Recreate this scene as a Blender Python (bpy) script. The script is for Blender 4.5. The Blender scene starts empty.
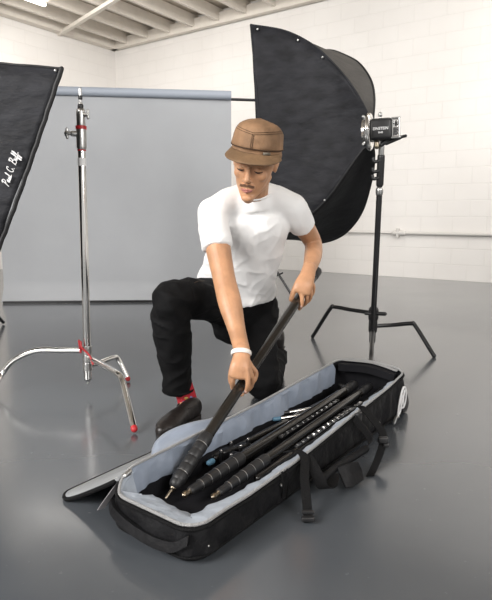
import bpy, bmesh, math, random
from mathutils import Vector as V, Matrix, Euler, noise
random.seed(7)
C = bpy.context.scene.collection
PI = math.pi
F, CH = 560.0, 0.82
PT = math.atan(85/560)

# ---------- camera ----------
cam_d = bpy.data.cameras.new('camera'); cam = bpy.data.objects.new('camera', cam_d); C.objects.link(cam)
cam.location = (0, 0, CH); cam.rotation_euler = (PI/2-PT, 0, 0)
cam_d.sensor_fit = 'VERTICAL'; cam_d.sensor_height = 36; cam_d.lens = 36*F/600
cam_d.clip_start = .02; cam_d.clip_end = 200
bpy.context.scene.camera = cam

def _ray(px, py):
    a = (px-246)/F; b = (300-py)/F
    return a, math.cos(PT)+b*math.sin(PT), -math.sin(PT)+b*math.cos(PT)
def at(px, py, Y):            # surveyed point of the place at distance Y in front of the viewpoint
    a, y, z = _ray(px, py); t = Y/y
    return V((a*t, Y, CH+z*t))
def fl(px, py, z=0.0):        # surveyed point of the place at height z
    a, y, d = _ray(px, py); t = (z-CH)/d
    return V((a*t, y*t, z))

# ---------- materials ----------
def mat(name, col, rough=.6, metal=0, var=0, vscale=8, bump=0, bscale=60, spec=.5, sheen=0, coat=0, sss=0, emis=0, trans=0, bdet=4, stretch=None):
    m = bpy.data.materials.new(name); m.use_nodes = True
    nt = m.node_tree; N = nt.nodes; L = nt.links; b = N['Principled BSDF']
    b.inputs['Base Color'].default_value = (*col, 1); b.inputs['Roughness'].default_value = rough
    b.inputs['Metallic'].default_value = metal; b.inputs['Specular IOR Level'].default_value = spec
    b.inputs['Sheen Weight'].default_value = sheen; b.inputs['Coat Weight'].default_value = coat
    b.inputs['Coat Roughness'].default_value = .15
    if sss: b.inputs['Subsurface Weight'].default_value = sss; b.inputs['Subsurface Radius'].default_value = (.02, .008, .004); b.inputs['Subsurface Scale'].default_value = .5
    if trans: b.inputs['Transmission Weight'].default_value = trans
    if emis: b.inputs['Emission Color'].default_value = (*col, 1); b.inputs['Emission Strength'].default_value = emis
    tc = N.new('ShaderNodeTexCoord'); src = tc.outputs['Object']
    if stretch:
        mp = N.new('ShaderNodeMapping'); mp.inputs['Scale'].default_value = stretch; L.new(src, mp.inputs[0]); src = mp.outputs[0]
    if var:
        n = N.new('ShaderNodeTexNoise'); n.inputs['Scale'].default_value = vscale; n.inputs['Detail'].default_value = 5
        L.new(src, n.inputs['Vector'])
        r = N.new('ShaderNodeValToRGB'); r.color_ramp.elements[0].position = .3; r.color_ramp.elements[1].position = .7
        r.color_ramp.elements[0].color = (*[c*(1-var) for c in col], 1); r.color_ramp.elements[1].color = (*[min(1, c*(1+var)) for c in col], 1)
        L.new(n.outputs['Fac'], r.inputs[0]); L.new(r.outputs[0], b.inputs['Base Color'])
    if bump:
        n = N.new('ShaderNodeTexNoise'); n.inputs['Scale'].default_value = bscale; n.inputs['Detail'].default_value = bdet
        L.new(src, n.inputs['Vector'])
        bp = N.new('ShaderNodeBump'); bp.inputs['Strength'].default_value = bump; bp.inputs['Distance'].default_value = .01
        L.new(n.outputs['Fac'], bp.inputs['Height']); L.new(bp.outputs[0], b.inputs['Normal'])
    return m

M = {}
M['ceil'] = mat('painted_ceiling', (.66, .60, .53), .8, var=.05, vscale=3)
M['deck'] = mat('ceiling_deck', (.50, .44, .37), .8, var=.15, vscale=4)
M['joist'] = mat('painted_joist', (.72, .67, .60), .7, var=.04)
M['paper'] = mat('backdrop_paper', (.33, .34, .355), .75, var=.07, vscale=1.3, bump=.15, bscale=3)
M['roll'] = mat('backdrop_roll', (.30, .33, .38), .6)
M['chrome'] = mat('chrome', (.80, .79, .77), .16, 1)
M['steel'] = mat('brushed_cast_metal', (.55, .55, .54), .35, 1, var=.1, vscale=30)
M['blackmetal'] = mat('black_metal', (.012, .012, .013), .28, .2, spec=.6)
M['blackplastic'] = mat('black_plastic', (.014, .014, .015), .4)
M['red'] = mat('red_plastic', (.46, .025, .03), .45)
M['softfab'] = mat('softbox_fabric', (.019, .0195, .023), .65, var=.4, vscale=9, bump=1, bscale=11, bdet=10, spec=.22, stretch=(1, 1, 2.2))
M['softfab_top'] = mat('softbox_fabric_lit_tint', (.042, .038, .034), .65, var=.15, vscale=9, bump=.7, bscale=16)  # lighter copy of the fabric, light on the top panels put into its colour
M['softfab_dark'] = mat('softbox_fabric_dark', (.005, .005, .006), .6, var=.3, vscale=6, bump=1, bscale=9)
M['white_cloth'] = mat('white_diffuser', (.8, .8, .8), .8)
M['print'] = mat('white_print', (.8, .8, .8), .6)
M['skin'] = mat('skin', (.52, .275, .15), .44, var=.18, vscale=16, bump=.15, bscale=140, sss=.06)
M['lip'] = mat('lip', (.40, .15, .12), .45)
M['hair'] = mat('brown_hair', (.06, .032, .018), .7, bump=1, bscale=400)
M['stubble'] = mat('moustache_hair', (.27, .145, .085), .8, bump=1, bscale=500)
M['nail'] = mat('fingernail', (.62, .38, .31), .3)
M['eye'] = mat('eye_lash', (.02, .012, .01), .6)
M['tee'] = mat('white_cotton', (.88, .875, .865), .85, bump=.35, bscale=9, bdet=3, sheen=.2)
M['trouser'] = mat('black_cotton', (.006, .006, .0065), .8, var=.3, vscale=5, bump=.7, bscale=14, spec=.15)
M['sock'] = mat('red_sock', (.50, .02, .035), .8)
M['shoe'] = mat('black_leather', (.014, .011, .010), .38, bump=.3, bscale=40)
M['sole'] = mat('shoe_sole', (.02, .016, .014), .6)
M['cap'] = mat('brown_waxed_canvas', (.25, .142, .074), .75, var=.28, vscale=16, bump=.5, bscale=40)
M['brim'] = mat('brown_brim', (.19, .112, .056), .75, var=.2, vscale=16, bump=.4, bscale=50)
M['seam'] = mat('seam_and_fold_shade', (.05, .024, .010), .8)  # real seams, and the shadow in the cap's fold as a colour
M['caplabel'] = mat('cap_label', (.16, .14, .11), .7)
M['band'] = mat('white_wristband', (.85, .80, .74), .5)
M['bag'] = mat('black_nylon', (.006, .006, .007), .55, var=.2, vscale=10, bump=.7, bscale=22, spec=.22)
M['webbing'] = mat('black_webbing', (.004, .004, .0045), .7, bump=.5, bscale=300, spec=.2)
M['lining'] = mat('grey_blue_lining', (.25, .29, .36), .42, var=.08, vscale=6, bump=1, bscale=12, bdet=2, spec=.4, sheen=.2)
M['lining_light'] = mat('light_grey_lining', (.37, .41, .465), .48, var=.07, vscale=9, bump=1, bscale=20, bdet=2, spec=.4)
M['lidgrey'] = mat('lid_edge_grey', (.26, .27, .28), .6, bump=.3, bscale=30)
M['zip'] = mat('zip_tape', (.42, .42, .42), .5, bump=1, bscale=300)
M['innerdark'] = mat('bag_inner_black', (.010, .010, .012), .8, bump=.6, bscale=20, spec=.15)
M['carbon'] = mat('carbon_tube', (.022, .018, .014), .22, var=.35, vscale=90, coat=.5)
M['glossblack'] = mat('gloss_black_tube', (.012, .011, .010), .22, coat=.4)
M['rubber'] = mat('rubber_grip', (.014, .014, .015), .5)
M['glass'] = mat('clear_cap', (.55, .55, .55), .08, trans=.92)
M['tube'] = mat('lit_tube', (1, .97, .92), .5, emis=5)
M['galv'] = mat('painted_conduit', (.60, .58, .55), .45)
M['blue'] = mat('blue_tape', (.10, .22, .32), .5)
M['brass'] = mat('brass', (.34, .29, .22), .32, 1)
M['patch'] = mat('sock_pattern', (.62, .42, .12), .8)
M['patchb'] = mat('sock_pattern_blue', (.2, .22, .42), .8)

def carbon_weave():
    m = M['carbon']; nt = m.node_tree; N = nt.nodes; L = nt.links; b = N['Principled BSDF']
    tc = N.new('ShaderNodeTexCoord'); ck = N.new('ShaderNodeTexChecker'); ck.inputs['Scale'].default_value = 220
    ck.inputs['Color1'].default_value = (.020, .016, .012, 1); ck.inputs['Color2'].default_value = (.010, .009, .008, 1)
    L.new(tc.outputs['Object'], ck.inputs['Vector']); L.new(ck.outputs['Color'], b.inputs['Base Color'])
carbon_weave()

def wall_mat(name, col):      # painted concrete blocks
    m = bpy.data.materials.new(name); m.use_nodes = True; nt = m.node_tree; N = nt.nodes; L = nt.links; b = N['Principled BSDF']
    b.inputs['Roughness'].default_value = .55; b.inputs['Specular IOR Level'].default_value = .3
    tc = N.new('ShaderNodeTexCoord'); s = N.new('ShaderNodeSeparateXYZ'); c = N.new('ShaderNodeCombineXYZ')
    L.new(tc.outputs['Object'], s.inputs[0]); L.new(s.outputs[0], c.inputs[0]); L.new(s.outputs[2], c.inputs[1])
    br = N.new('ShaderNodeTexBrick'); br.inputs['Scale'].default_value = 1; br.inputs['Brick Width'].default_value = .4; br.inputs['Row Height'].default_value = .2
    br.inputs['Mortar Size'].default_value = .006; br.inputs['Mortar Smooth'].default_value = .6
    br.inputs['Color1'].default_value = (*col, 1); br.inputs['Color2'].default_value = (*[x*.985 for x in col], 1); br.inputs['Mortar'].default_value = (*[x*.955 for x in col], 1)
    L.new(c.outputs[0], br.inputs['Vector'])
    n = N.new('ShaderNodeTexNoise'); n.inputs['Scale'].default_value = .9; n.inputs['Detail'].default_value = 6; L.new(tc.outputs['Object'], n.inputs[0])
    r = N.new('ShaderNodeValToRGB'); r.color_ramp.elements[0].position = .3; r.color_ramp.elements[0].color = (.93, .925, .92, 1); r.color_ramp.elements[1].position = .65
    L.new(n.outputs['Fac'], r.inputs[0])
    mx = N.new('ShaderNodeMix'); mx.data_type = 'RGBA'; mx.blend_type = 'MULTIPLY'; mx.inputs[0].default_value = 1
    L.new(br.outputs['Color'], mx.inputs[6]); L.new(r.outputs[0], mx.inputs[7]); L.new(mx.outputs[2], b.inputs['Base Color'])
    bp = N.new('ShaderNodeBump'); bp.inputs['Strength'].default_value = .5; bp.inputs['Distance'].default_value = .004; bp.invert = True
    L.new(br.outputs['Fac'], bp.inputs['Height']); L.new(bp.outputs[0], b.inputs['Normal'])
    return m
M['wall'] = wall_mat('white_painted_block', (.80, .775, .745))

def floor_mat():              # glossy grey painted concrete
    m = bpy.data.materials.new('grey_epoxy_floor'); m.use_nodes = True; nt = m.node_tree; N = nt.nodes; L = nt.links; b = N['Principled BSDF']
    tc = N.new('ShaderNodeTexCoord')
    n = N.new('ShaderNodeTexNoise'); n.inputs['Scale'].default_value = 1.6; n.inputs['Detail'].default_value = 7; L.new(tc.outputs['Object'], n.inputs[0])
    r = N.new('ShaderNodeValToRGB'); r.color_ramp.elements[0].position = .3; r.color_ramp.elements[1].position = .72
    r.color_ramp.elements[0].color = (.066, .074, .084, 1); r.color_ramp.elements[1].color = (.088, .096, .106, 1)
    L.new(n.outputs['Fac'], r.inputs[0])
    n2 = N.new('ShaderNodeTexNoise'); n2.inputs['Scale'].default_value = 45; n2.inputs['Detail'].default_value = 3; L.new(tc.outputs['Object'], n2.inputs[0])
    r2 = N.new('ShaderNodeValToRGB'); r2.color_ramp.elements[0].position = .70; r2.color_ramp.elements[0].color = (0, 0, 0, 1); r2.color_ramp.elements[1].position = .8; r2.color_ramp.elements[1].color = (.06, .06, .06, 1)
    L.new(n2.outputs['Fac'], r2.inputs[0])
    mx = N.new('ShaderNodeMix'); mx.data_type = 'RGBA'; mx.blend_type = 'ADD'; mx.inputs[0].default_value = 1
    L.new(r.outputs[0], mx.inputs[6]); L.new(r2.outputs[0], mx.inputs[7]); L.new(mx.outputs[2], b.inputs['Base Color'])
    r3 = N.new('ShaderNodeMapRange'); r3.inputs[3].default_value = .18; r3.inputs[4].default_value = .30; L.new(n.outputs['Fac'], r3.inputs[0]); L.new(r3.outputs[0], b.inputs['Roughness'])
    b.inputs['Specular IOR Level'].default_value = .55; b.inputs['Coat Weight'].default_value = .6; b.inputs['Coat Roughness'].default_value = .14
    return m
M['floor'] = floor_mat()

# ---------- mesh helpers ----------
def obj(name, bm, m, parent=None, smooth=True, loc=None):
    me = bpy.data.meshes.new(name)
    bmesh.ops.recalc_face_normals(bm, faces=bm.faces)
    bm.to_mesh(me); bm.free()
    return link(name, me, m, parent, smooth)
def link(name, me, m, parent=None, smooth=True):
    o = bpy.data.objects.new(name, me); C.objects.link(o)
    me.materials.clear(); me.materials.append(m)
    if smooth:
        for p in me.polygons: p.use_smooth = True
        try: me.set_sharp_from_angle(angle=math.radians(42))
        except Exception: pass
    if parent:
        o.parent = parent; o.matrix_parent_inverse = PM[parent.name].inverted() if parent.name in PM else Matrix.Identity(4)
    return o
PM = {}
def thing(name, label, cat, loc=(0, 0, 0), group=None):
    o = bpy.data.objects.new(name, None); C.objects.link(o); o.location = loc; o.empty_display_size = .05
    PM[o.name] = Matrix.Translation(V(loc)); o['label'] = label; o['category'] = cat
    if group: o['group'] = group
    return o
def tag(o, label, cat, group=None):
    o['label'] = label; o['category'] = cat
    if group: o['group'] = group
    return o
def struct(o): o['kind'] = 'structure'; return o

def box(bm, c, s, R=None, bev=0):
    r = bmesh.ops.create_cube(bm, size=1); vs = r['verts']
    bmesh.ops.scale(bm, vec=s, verts=vs)
    if bev:
        es = list({e for v in vs for e in v.link_edges})
        g = bmesh.ops.bevel(bm, geom=es+vs, offset=bev, segments=3, affect='EDGES', profile=.5)
        vs = list({v for f in g['faces'] for v in f.verts} | {v for v in vs if v.is_valid})
        # all verts of this island
        seen = set(vs); st = list(vs)
        while st:
            v = st.pop()
            for e in v.link_edges:
                w = e.other_vert(v)
                if w not in seen: seen.add(w); st.append(w)
        vs = list(seen)
    if R is not None: bmesh.ops.transform(bm, matrix=R.to_4x4(), verts=vs)
    bmesh.ops.translate(bm, vec=V(c), verts=vs)
def ell(bm, c, r, R=None, u=20, v=14):
    q = bmesh.ops.create_uvsphere(bm, u_segments=u, v_segments=v, radius=1); vs = q['verts']
    bmesh.ops.scale(bm, vec=V(r), verts=vs)
    if R is not None: bmesh.ops.transform(bm, matrix=R.to_4x4(), verts=vs)
    bmesh.ops.translate(bm, vec=V(c), verts=vs)
def cr(ps, n):                # Catmull-Rom through points (tuples of any length)
    out = []
    P = [V(p) if not isinstance(p, V) else p for p in ps]
    P = [P[0]*2-P[1]] + P + [P[-1]*2-P[-2]]
    for i in range(1, len(P)-2):
        for k in range(n):
            t = k/n; a, b, c, d = P[i-1:i+3]
            out.append(.5*((2*b)+(c-a)*t+(2*a-5*b+4*c-d)*t*t+(3*b-a-3*c+d)*t**3))
    out.append(P[-2]); return out
def tube(bm, pts, rad, seg=16, side=None, cap='round', smooth=0):
    """loft along pts; rad: number or list of number / (a,b); side: axis of the 'a' radius"""
    pts = [V(p) for p in pts]
    if not isinstance(rad, (list, tuple)): rad = [rad]*len(pts)
    rad = [(r, r) if not isinstance(r, (list, tuple)) else r for r in rad]
    if smooth:
        q = cr([tuple(p)+tuple(r) if False else V((p.x, p.y, p.z)) for p, r in zip(pts, rad)], smooth)
        rr = cr([V((r[0], r[1], 0)) for r in rad], smooth)
        pts = q; rad = [(max(.0005, a.x), max(.0005, a.y)) for a in rr]
    n = len(pts); rings = []
    prev = None
    T = [(pts[min(i+1, n-1)]-pts[max(i-1, 0)]).normalized() for i in range(n)]
    seq = []
    if cap == 'round':
        for k in (80, 60, 35, 15): a = math.radians(k); seq.append((0, -math.sin(a), math.cos(a)))
    seq += [(i, 0, 1) for i in range(n)]
    if cap == 'round':
        for k in (15, 35, 60, 80): a = math.radians(k); seq.append((n-1, math.sin(a), math.cos(a)))
    for i, off, sc in seq:
        t = T[i]
        s = V(side) if side is not None else (prev if prev is not None else (V((0, 0, 1)).cross(t) if abs(t.z) < .9 else V((1, 0, 0))))
        s = (s-t*s.dot(t)).normalized(); w = t.cross(s); prev = s
        a, b = rad[i]; c = pts[i]+t*off*min(a, b)
        rings.append([bm.verts.new(c+s*a*sc*math.cos(2*PI*k/seg)+w*b*sc*math.sin(2*PI*k/seg)) for k in range(seg)])
    for A, B in zip(rings, rings[1:]):
        for k in range(seg): bm.faces.new((A[k], A[(k+1) % seg], B[(k+1) % seg], B[k]))
    if cap: bm.faces.new(rings[0][::-1]); bm.faces.new(rings[-1])
    return rings
def grid(bm, rows):
    R = [[bm.verts.new(p) for p in r] for r in rows]
    for a, b in zip(R, R[1:]):
        for i in range(len(a)-1): bm.faces.new((a[i], a[i+1], b[i+1], b[i]))
    return R
def ribbon(name, pts, width_vec, th, m, parent, n=6):     # strap: a thin band swept along pts, width along width_vec
    P = cr(pts, n); bm = bmesh.new()
    W = width_vec if isinstance(width_vec, list) else [width_vec]*len(P)
    rows = []
    for i, p in enumerate(P):
        t = (P[min(i+1, len(P)-1)]-P[max(i-1, 0)]).normalized()
        w = V(W[i]); nn = t.cross(w).normalized()*th/2
        rows.append([p-w/2-nn, p+w/2-nn, p+w/2+nn, p-w/2+nn])
    R = [[bm.verts.new(q) for q in r] for r in rows]
    for a, b in zip(R, R[1:]):
        for k in range(4): bm.faces.new((a[k], a[(k+1) % 4], b[(k+1) % 4], b[k]))
    bm.faces.new(R[0][::-1]); bm.faces.new(R[-1])
    return obj(name, bm, m, parent)
def remesh(bm, vox, sm=4, fac=.5):
    me = bpy.data.meshes.new('t'); bmesh.ops.recalc_face_normals(bm, faces=bm.faces); bm.to_mesh(me); bm.free()
    o = bpy.data.objects.new('t', me); C.objects.link(o)
    r = o.modifiers.new('r', 'REMESH'); r.mode = 'VOXEL'; r.voxel_size = vox
    if sm: s = o.modifiers.new('s', 'SMOOTH'); s.factor = fac; s.iterations = sm
    dg = bpy.context.evaluated_depsgraph_get(); dg.update()
    out = bpy.data.meshes.new_from_object(o.evaluated_get(dg))
    bpy.data.objects.remove(o); bpy.data.meshes.remove(me)
    return out
def displace(me, fn):
    no = [v.normal.copy() for v in me.vertices]
    for v, n in zip(me.vertices, no): v.co = v.co + n*fn(v.co, n)
    me.update()
def solidify_pair(bm, rows, th):
    pass

# ================= SETTING =================
WD = V((.8196, -.573, 0)); WN = V((-.573, -.8196, 0))      # along the right wall (towards the viewer), and away from it
CORNER = V((-2.334, 10.51, 0)); CZ = 3.69
bm = bmesh.new(); grid(bm, [[V((x, y, 0)) for x in (-16, 0, 16)] for y in (-8, 4, 16)]); struct(obj('floor', bm, M['floor'], smooth=False))
def wall(name, start, d, length, h):
    bm = bmesh.new(); box(bm, (length/2, .06, h/2), (length, .12, h))
    o = obj(name, bm, M['wall'], smooth=False); o.location = start; o.rotation_euler = (0, 0, math.atan2(d.y, d.x)); return struct(o)
wall('wall_right', CORNER, WD, 17, CZ+.4)
o = wall('wall_back', CORNER+WN*15, -WN, 15.1, CZ+.4)
# ceiling: deck + joists square to the right wall
bm = bmesh.new()
a = CORNER; rows = [[a+WD*s+WN*t+V((0, 0, CZ+.24)) for s in (0, 17)] for t in (0, 15)]
grid(bm, rows); o = struct(obj('ceiling', bm, M['deck'], smooth=False))
def beam(name, p, q, w, h, m):
    d = (q-p); L = d.length; d.normalize(); s = V((-d.y, d.x, 0)); up = d.cross(s) if d.cross(s).z > 0 else -d.cross(s)
    bm = bmesh.new(); R = Matrix((d, s, up)).transposed(); box(bm, (p+q)/2, (L, w, h), R); return struct(obj(name, bm, m, smooth=False))
for k in range(18):
    s = .50*k+.42
    beam('trim_%d' % (k+1), CORNER+WD*s+V((0, 0, CZ+.13)), CORNER+WD*s+WN*12+V((0, 0, CZ+.13)), .05, .18, M['joist'])
beam('trim_19', CORNER+WN*.08+V((0, 0, CZ+.08)), CORNER+WN*.08+WD*15+V((0, 0, CZ+.08)), .09, .16, M['joist'])
beam('trim_20', CORNER+WD*.08+V((0, 0, CZ+.08)), CORNER+WD*.08+WN*13+V((0, 0, CZ+.08)), .14, .16, M['joist'])
beam('trim_21', fl(58, 35, CZ), fl(124, -6, CZ), .06, .05, M['joist'])
# ceiling light, a single bright tube in a holder
p = fl(46, 5, CZ-.12); d = WN.copy(); p = p+d*.55
t = thing('ceiling_light', 'lit white tube light under the ceiling joists at upper left', 'light', p)
ang = math.atan2(d.y, d.x)
bm = bmesh.new(); box(bm, p+V((0, 0, .045)), (1.1, .12, .04), Matrix.Rotation(ang, 3, 'Z'), .008); obj('housing', bm, M['joist'], t)
bm = bmesh.new(); tube(bm, [p-d*.52, p+d*.52], .028); obj('lit_tube', bm, M['tube'], t)
# conduit on the right wall
def wall_pt(px, py, off=.03):
    a, y, z = _ray(px, py)
    # ray hits plane through CORNER with normal WN
    n = WN; t_ = (CORNER+n*off-V((0, 0, CH))).dot(n)/V((a, y, z)).dot(n)
    return V((a*t_, y*t_, CH+z*t_))
p1 = wall_pt(398, 233); zc = p1.z
p0 = wall_pt(262, 229); p0.z = zc; p2 = CORNER+WN*.03+WD*16.5; p2.z = zc
t = thing('wall_conduit', 'thin painted conduit pipe running along the white block wall', 'pipe', (p0.x, p0.y, 0))
bm = bmesh.new(); tube(bm, [p0, p1], .012); obj('thin_pipe', bm, M['galv'], t)
bm = bmesh.new(); tube(bm, [p1, p2], .021); obj('thick_pipe', bm, M['galv'], t)
bm = bmesh.new(); tube(bm, [p1-WD*.05, p1+WD*.08], .034); box(bm, p1+V((0, 0, .0)), (.03, .06, .12), Matrix.Rotation(math.atan2(WD.y, WD.x), 3, 'Z')); obj('pipe_coupling', bm, M['galv'], t)
for s in (2.0, 4.2):
    q = p1+WD*s
    bm = bmesh.new(); tube(bm, [q, q+WD*.03], .027); box(bm, q-WN*.01, (.02, .02, .10), Matrix.Rotation(math.atan2(WD.y, WD.x), 3, 'Z')); obj('pipe_clip', bm, M['galv'], t)

# ================= BACKDROP =================
BL = V((-2.298, 5.275, 0)); BR = V((-.137, 5.402, 0))
rl = at(60, 90, 5.28); rr_ = at(234, 96.5, 5.402)
zt = (rl.z+rr_.z)/2
t = thing('paper_backdrop', 'grey seamless paper backdrop hanging from its roll to the floor', 'backdrop', (BL+BR)/2)
bd = (BR-BL).normalized(); bn = V((bd.y, -bd.x, 0))
zL = rl.z+.0; zR = rr_.z
bm = bmesh.new(); rows = []
for i in range(41):
    f = i/40; row = []
    for j in range(49):
        u = j/48; b = BL.lerp(BR, u); ztop = zL+(zR-zL)*u
        z = ztop*(1-f)+.012
        off = .012*math.sin(u*9+f*1.5)*f+.01*math.sin(f*5+u*3)
        if f > .93: off += (f-.93)*1.2
        row.append(b+bn*off+V((0, 0, z)))
    rows.append(row)
grid(bm, rows); obj('paper_sheet', bm, M['paper'], t)
bm = bmesh.new(); a = BL-bd*.10; a.z = zL+.005; b = BR+bd*.0; b.z = zR+.005
tube(bm, [a+bn*.02, b+bn*.02], .040, seg=24, cap='flat'); obj('paper_roll', bm, M['roll'], t)
bm = bmesh.new(); box(bm, (BL+BR)/2+bn*.10+V((0, 0, .012)), ((BR-BL).length*.98, .03, .02), Matrix.Rotation(math.atan2(bd.y, bd.x), 3, 'Z')); obj('bottom_weight_bar', bm, M['blackmetal'], t)
# stand carrying it
sR = at(262, 302, 5.50); sR.z = 0; sL = BL-bd*.35; sL.z = 0
t = thing('backdrop_stand', 'black two-post backdrop stand with a crossbar behind the paper backdrop', 'stand', sR)
bm = bmesh.new(); tube(bm, [sL+V((0, 0, zL))-bn*.03, sR+V((0, 0, zR-.01))-bn*.03], .013); obj('crossbar', bm, M['blackmetal'], t)
for s in (sR, sL):
    bm = bmesh.new(); tube(bm, [s+V((0, 0, .12))-bn*.03, s+V((0, 0, zR+.05))-bn*.03], .014); obj('post', bm, M['blackmetal'], t)
    bm = bmesh.new(); tube(bm, [s+V((0, 0, .5))-bn*.03, s+V((0, 0, .58))-bn*.03], .024); obj('collar', bm, M['blackplastic'], t)
    for ang in (48, 168, -72):
        dd = Matrix.Rotation(math.radians(ang), 3, 'Z') @ V((.0, -1, 0))
        bm = bmesh.new(); tube(bm, [s-bn*.03+V((0, 0, .50)), s-bn*.03+dd*.42+V((0, 0, .012))], .012); obj('leg', bm, M['blackmetal'], t)
        bm = bmesh.new(); tube(bm, [s-bn*.03+V((0, 0, .15)), s-bn*.03+dd*.26+V((0, 0, .27))], .008); obj('brace', bm, M['blackmetal'], t)

# ================= CHROME C-STAND (left) =================
base = V((-.728, 2.51, 0))
top = at(80, 88, 2.51); ax = V((base.x+.004, 2.51, 0))
def along(py):                 # a point on the column at that height
    p = at(84, py, 2.51); f = (88-(380-py)*8/292)
    return at(f, py, 2.51)
t = thing('c_stand', 'chrome steel light stand with red-tipped legs before the grey backdrop', 'light stand', base)
bm = bmesh.new(); tube(bm, [along(378), along(146)], .0175, seg=24); obj('column', bm, M['chrome'], t)
bm = bmesh.new(); tube(bm, [along(158), along(120)], .0125, seg=20); tube(bm, [along(125), along(104)], .0095); tube(bm, [along(104), along(89)], .0065); obj('riser', bm, M['steel'], t)
bm = bmesh.new(); tube(bm, [along(106), along(108.5)], .0125); tube(bm, [along(97), along(98.5)], .009); obj('spigot_ring', bm, M['blackplastic'], t)
bm = bmesh.new(); tube(bm, [along(147), along(130)], .022, seg=24); tube(bm, [along(125), along(112)], .019, seg=24)
c = along(134); tube(bm, [c, c+V((-.035, -.01, 0))], .012); c2 = along(116); tube(bm, [c2, c2+V((.032, -.012, .004))], .008); obj('casting', bm, M['steel'], t)
kb = bmesh.new(); c = along(134)+V((-.038, -.012, 0)); tube(kb, [c, c+V((-.02, -.004, .002))], .008); tube(kb, [c+V((-.02, 0, -.017)), c+V((-.02, 0, .02))], .006)
ell(kb, c+V((-.022, 0, .0)), (.010, .010, .014)); obj('clamp_knob', kb, M['steel'], t)
kb = bmesh.new(); c = along(116)+V((.034, -.012, .004)); tube(kb, [c+V((0, 0, -.014)), c+V((0, 0, .016))], .006); obj('clamp_knob', kb, M['steel'], t)
bm = bmesh.new(); tube(bm, [along(129.5), along(126)], .0235, seg=24, cap='flat'); obj('red_band', bm, M['red'], t)
bm = bmesh.new(); tube(bm, [along(151), along(147)], .0185, seg=24, cap='flat'); obj('red_band', bm, M['red'], t)
bm = bmesh.new(); tube(bm, [along(166), along(158)], .0181, seg=24, cap='flat'); obj('white_sticker', bm, M['print'], t)
bm = bmesh.new(); tube(bm, [along(376), along(383)], .006); obj('bottom_pin', bm, M['steel'], t)
# legs
def leg(t, pts, r, m, tip=None, tipm=None):
    bm = bmesh.new(); tube(bm, cr(pts, 8), r, seg=14); o = obj('leg', bm, m, t)
    if tipm:
        p, q = V(pts[-2]), V(pts[-1]); d = (q-p).normalized(); bm = bmesh.new(); tube(bm, [q-d*.002, q+d*.005], r*1.04); obj('foot_cap', bm, tipm, o)
lz = .27
a = along(350); f = fl(-10, 394, .02); k = at(36, 350.5, 2.53); k2 = at(14, 360, 2.54)
leg(t, [a, at(60, 350, 2.52), k, k2, at(2, 374, 2.545), f], .0125, M['chrome'], 1, M['red'])
a = along(357); f = fl(134, 428, .02)
leg(t, [a, at(103, 365, 2.40), at(117, 373, 2.26), at(122, 380, 2.22), at(128, 403, 2.13), f], .0125, M['chrome'], 1, M['red'])
a = along(366); f = fl(127.5, 378, .02)
leg(t, [a, at(100, 362.5, 2.58), at(113, 357.5, 2.66), at(118, 359, 2.70), f], .0115, M['chrome'], 1, M['red'])
for y0, y1 in ((346, 354), (355, 362), (363, 370)):
    bm = bmesh.new(); tube(bm, [along(y0), along(y1)], .0215, seg=24, cap='flat'); obj('leg_collar', bm, M['steel'], t)
bm = bmesh.new(); tube(bm, cr([along(341)+V((-.022, -.02, 0)), along(346)+V((-.016, -.03, 0)), along(351)+V((.01, -.035, 0)), along(355)+V((.025, -.04, 0)), along(361)+V((.040, -.055, -.0))], 5), .0045); tube(bm, [along(344)+V((-.03, -.02, .02)), along(349)+V((-.024, -.02, -.01))], .005)
obj('red_release_lever', bm, M['red'], t)

# ================= RIGHT SOFTBOX ON BLACK STAND =================
SY = 3.28
hub = at(371, 131, SY-.12)
def chain(ps): return cr([at(*p) for p in ps], 8)
ribA = chain([(371, 122, SY-.12), (363, 104, SY-.10), (350, 83, SY-.06), (334, 64, SY), (313, 45, SY+.06), (285, 31, SY+.11), (251, 25, SY+.14)])
ribC = chain([(371, 141, SY-.12), (361, 152, SY-.11), (350, 167, SY-.08), (331, 194, SY-.02), (312, 213, SY+.04), (288, 226, SY+.09), (262, 238, SY+.12)])
ribB = chain([(373, 122, SY-.10), (374.5, 98, SY-.02), (371, 80, SY+.12), (360, 64, SY+.30), (346, 55.5, SY+.48), (328, 50, SY+.66), (308, 56, SY+.82)])
ribD = chain([(373, 141, SY-.10), (374.3, 160, SY-.02), (371, 183, SY+.10), (361, 214, SY+.26), (343, 235, SY+.42), (320, 243, SY+.58), (300, 240, SY+.70)])
t = thing('softbox', 'large black fabric softbox facing away, lit side panel, behind the kneeling man', 'softbox', hub)
def panel(name, A, B, m, sag=0.03, axis=None, bow=None):
    bm = bmesh.new(); rows = []; cen = sum((A[i]+B[i] for i in range(len(A))), V())/(2*len(A))
    n = 14
    for i, (p, q) in enumerate(zip(A, B)):
        row = []
        for j in range(n+1):
            u = j/n; x = p.lerp(q, u); f = i/(len(A)-1)
            dirn = (axis if axis is not None else V((0, 0, 1)))
            x = x + dirn*(sag*math.sin(PI*u)*math.sin(PI*min(1, f*1.1)))
            x += dirn*.012*noise.noise(x*7)*math.sin(PI*u)
            row.append(x)
        rows.append(row)
    grid(bm, rows); o = obj(name, bm, m, t); s = o.modifiers.new('s', 'SOLIDIFY'); s.thickness = .004; return o
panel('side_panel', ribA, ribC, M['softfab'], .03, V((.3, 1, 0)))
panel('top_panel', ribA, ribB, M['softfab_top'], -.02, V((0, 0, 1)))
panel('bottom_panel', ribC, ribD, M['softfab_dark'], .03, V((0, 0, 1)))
panel('far_panel', ribB, ribD, M['softfab_dark'], -.03, V((.3, 1, 0)))
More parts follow.
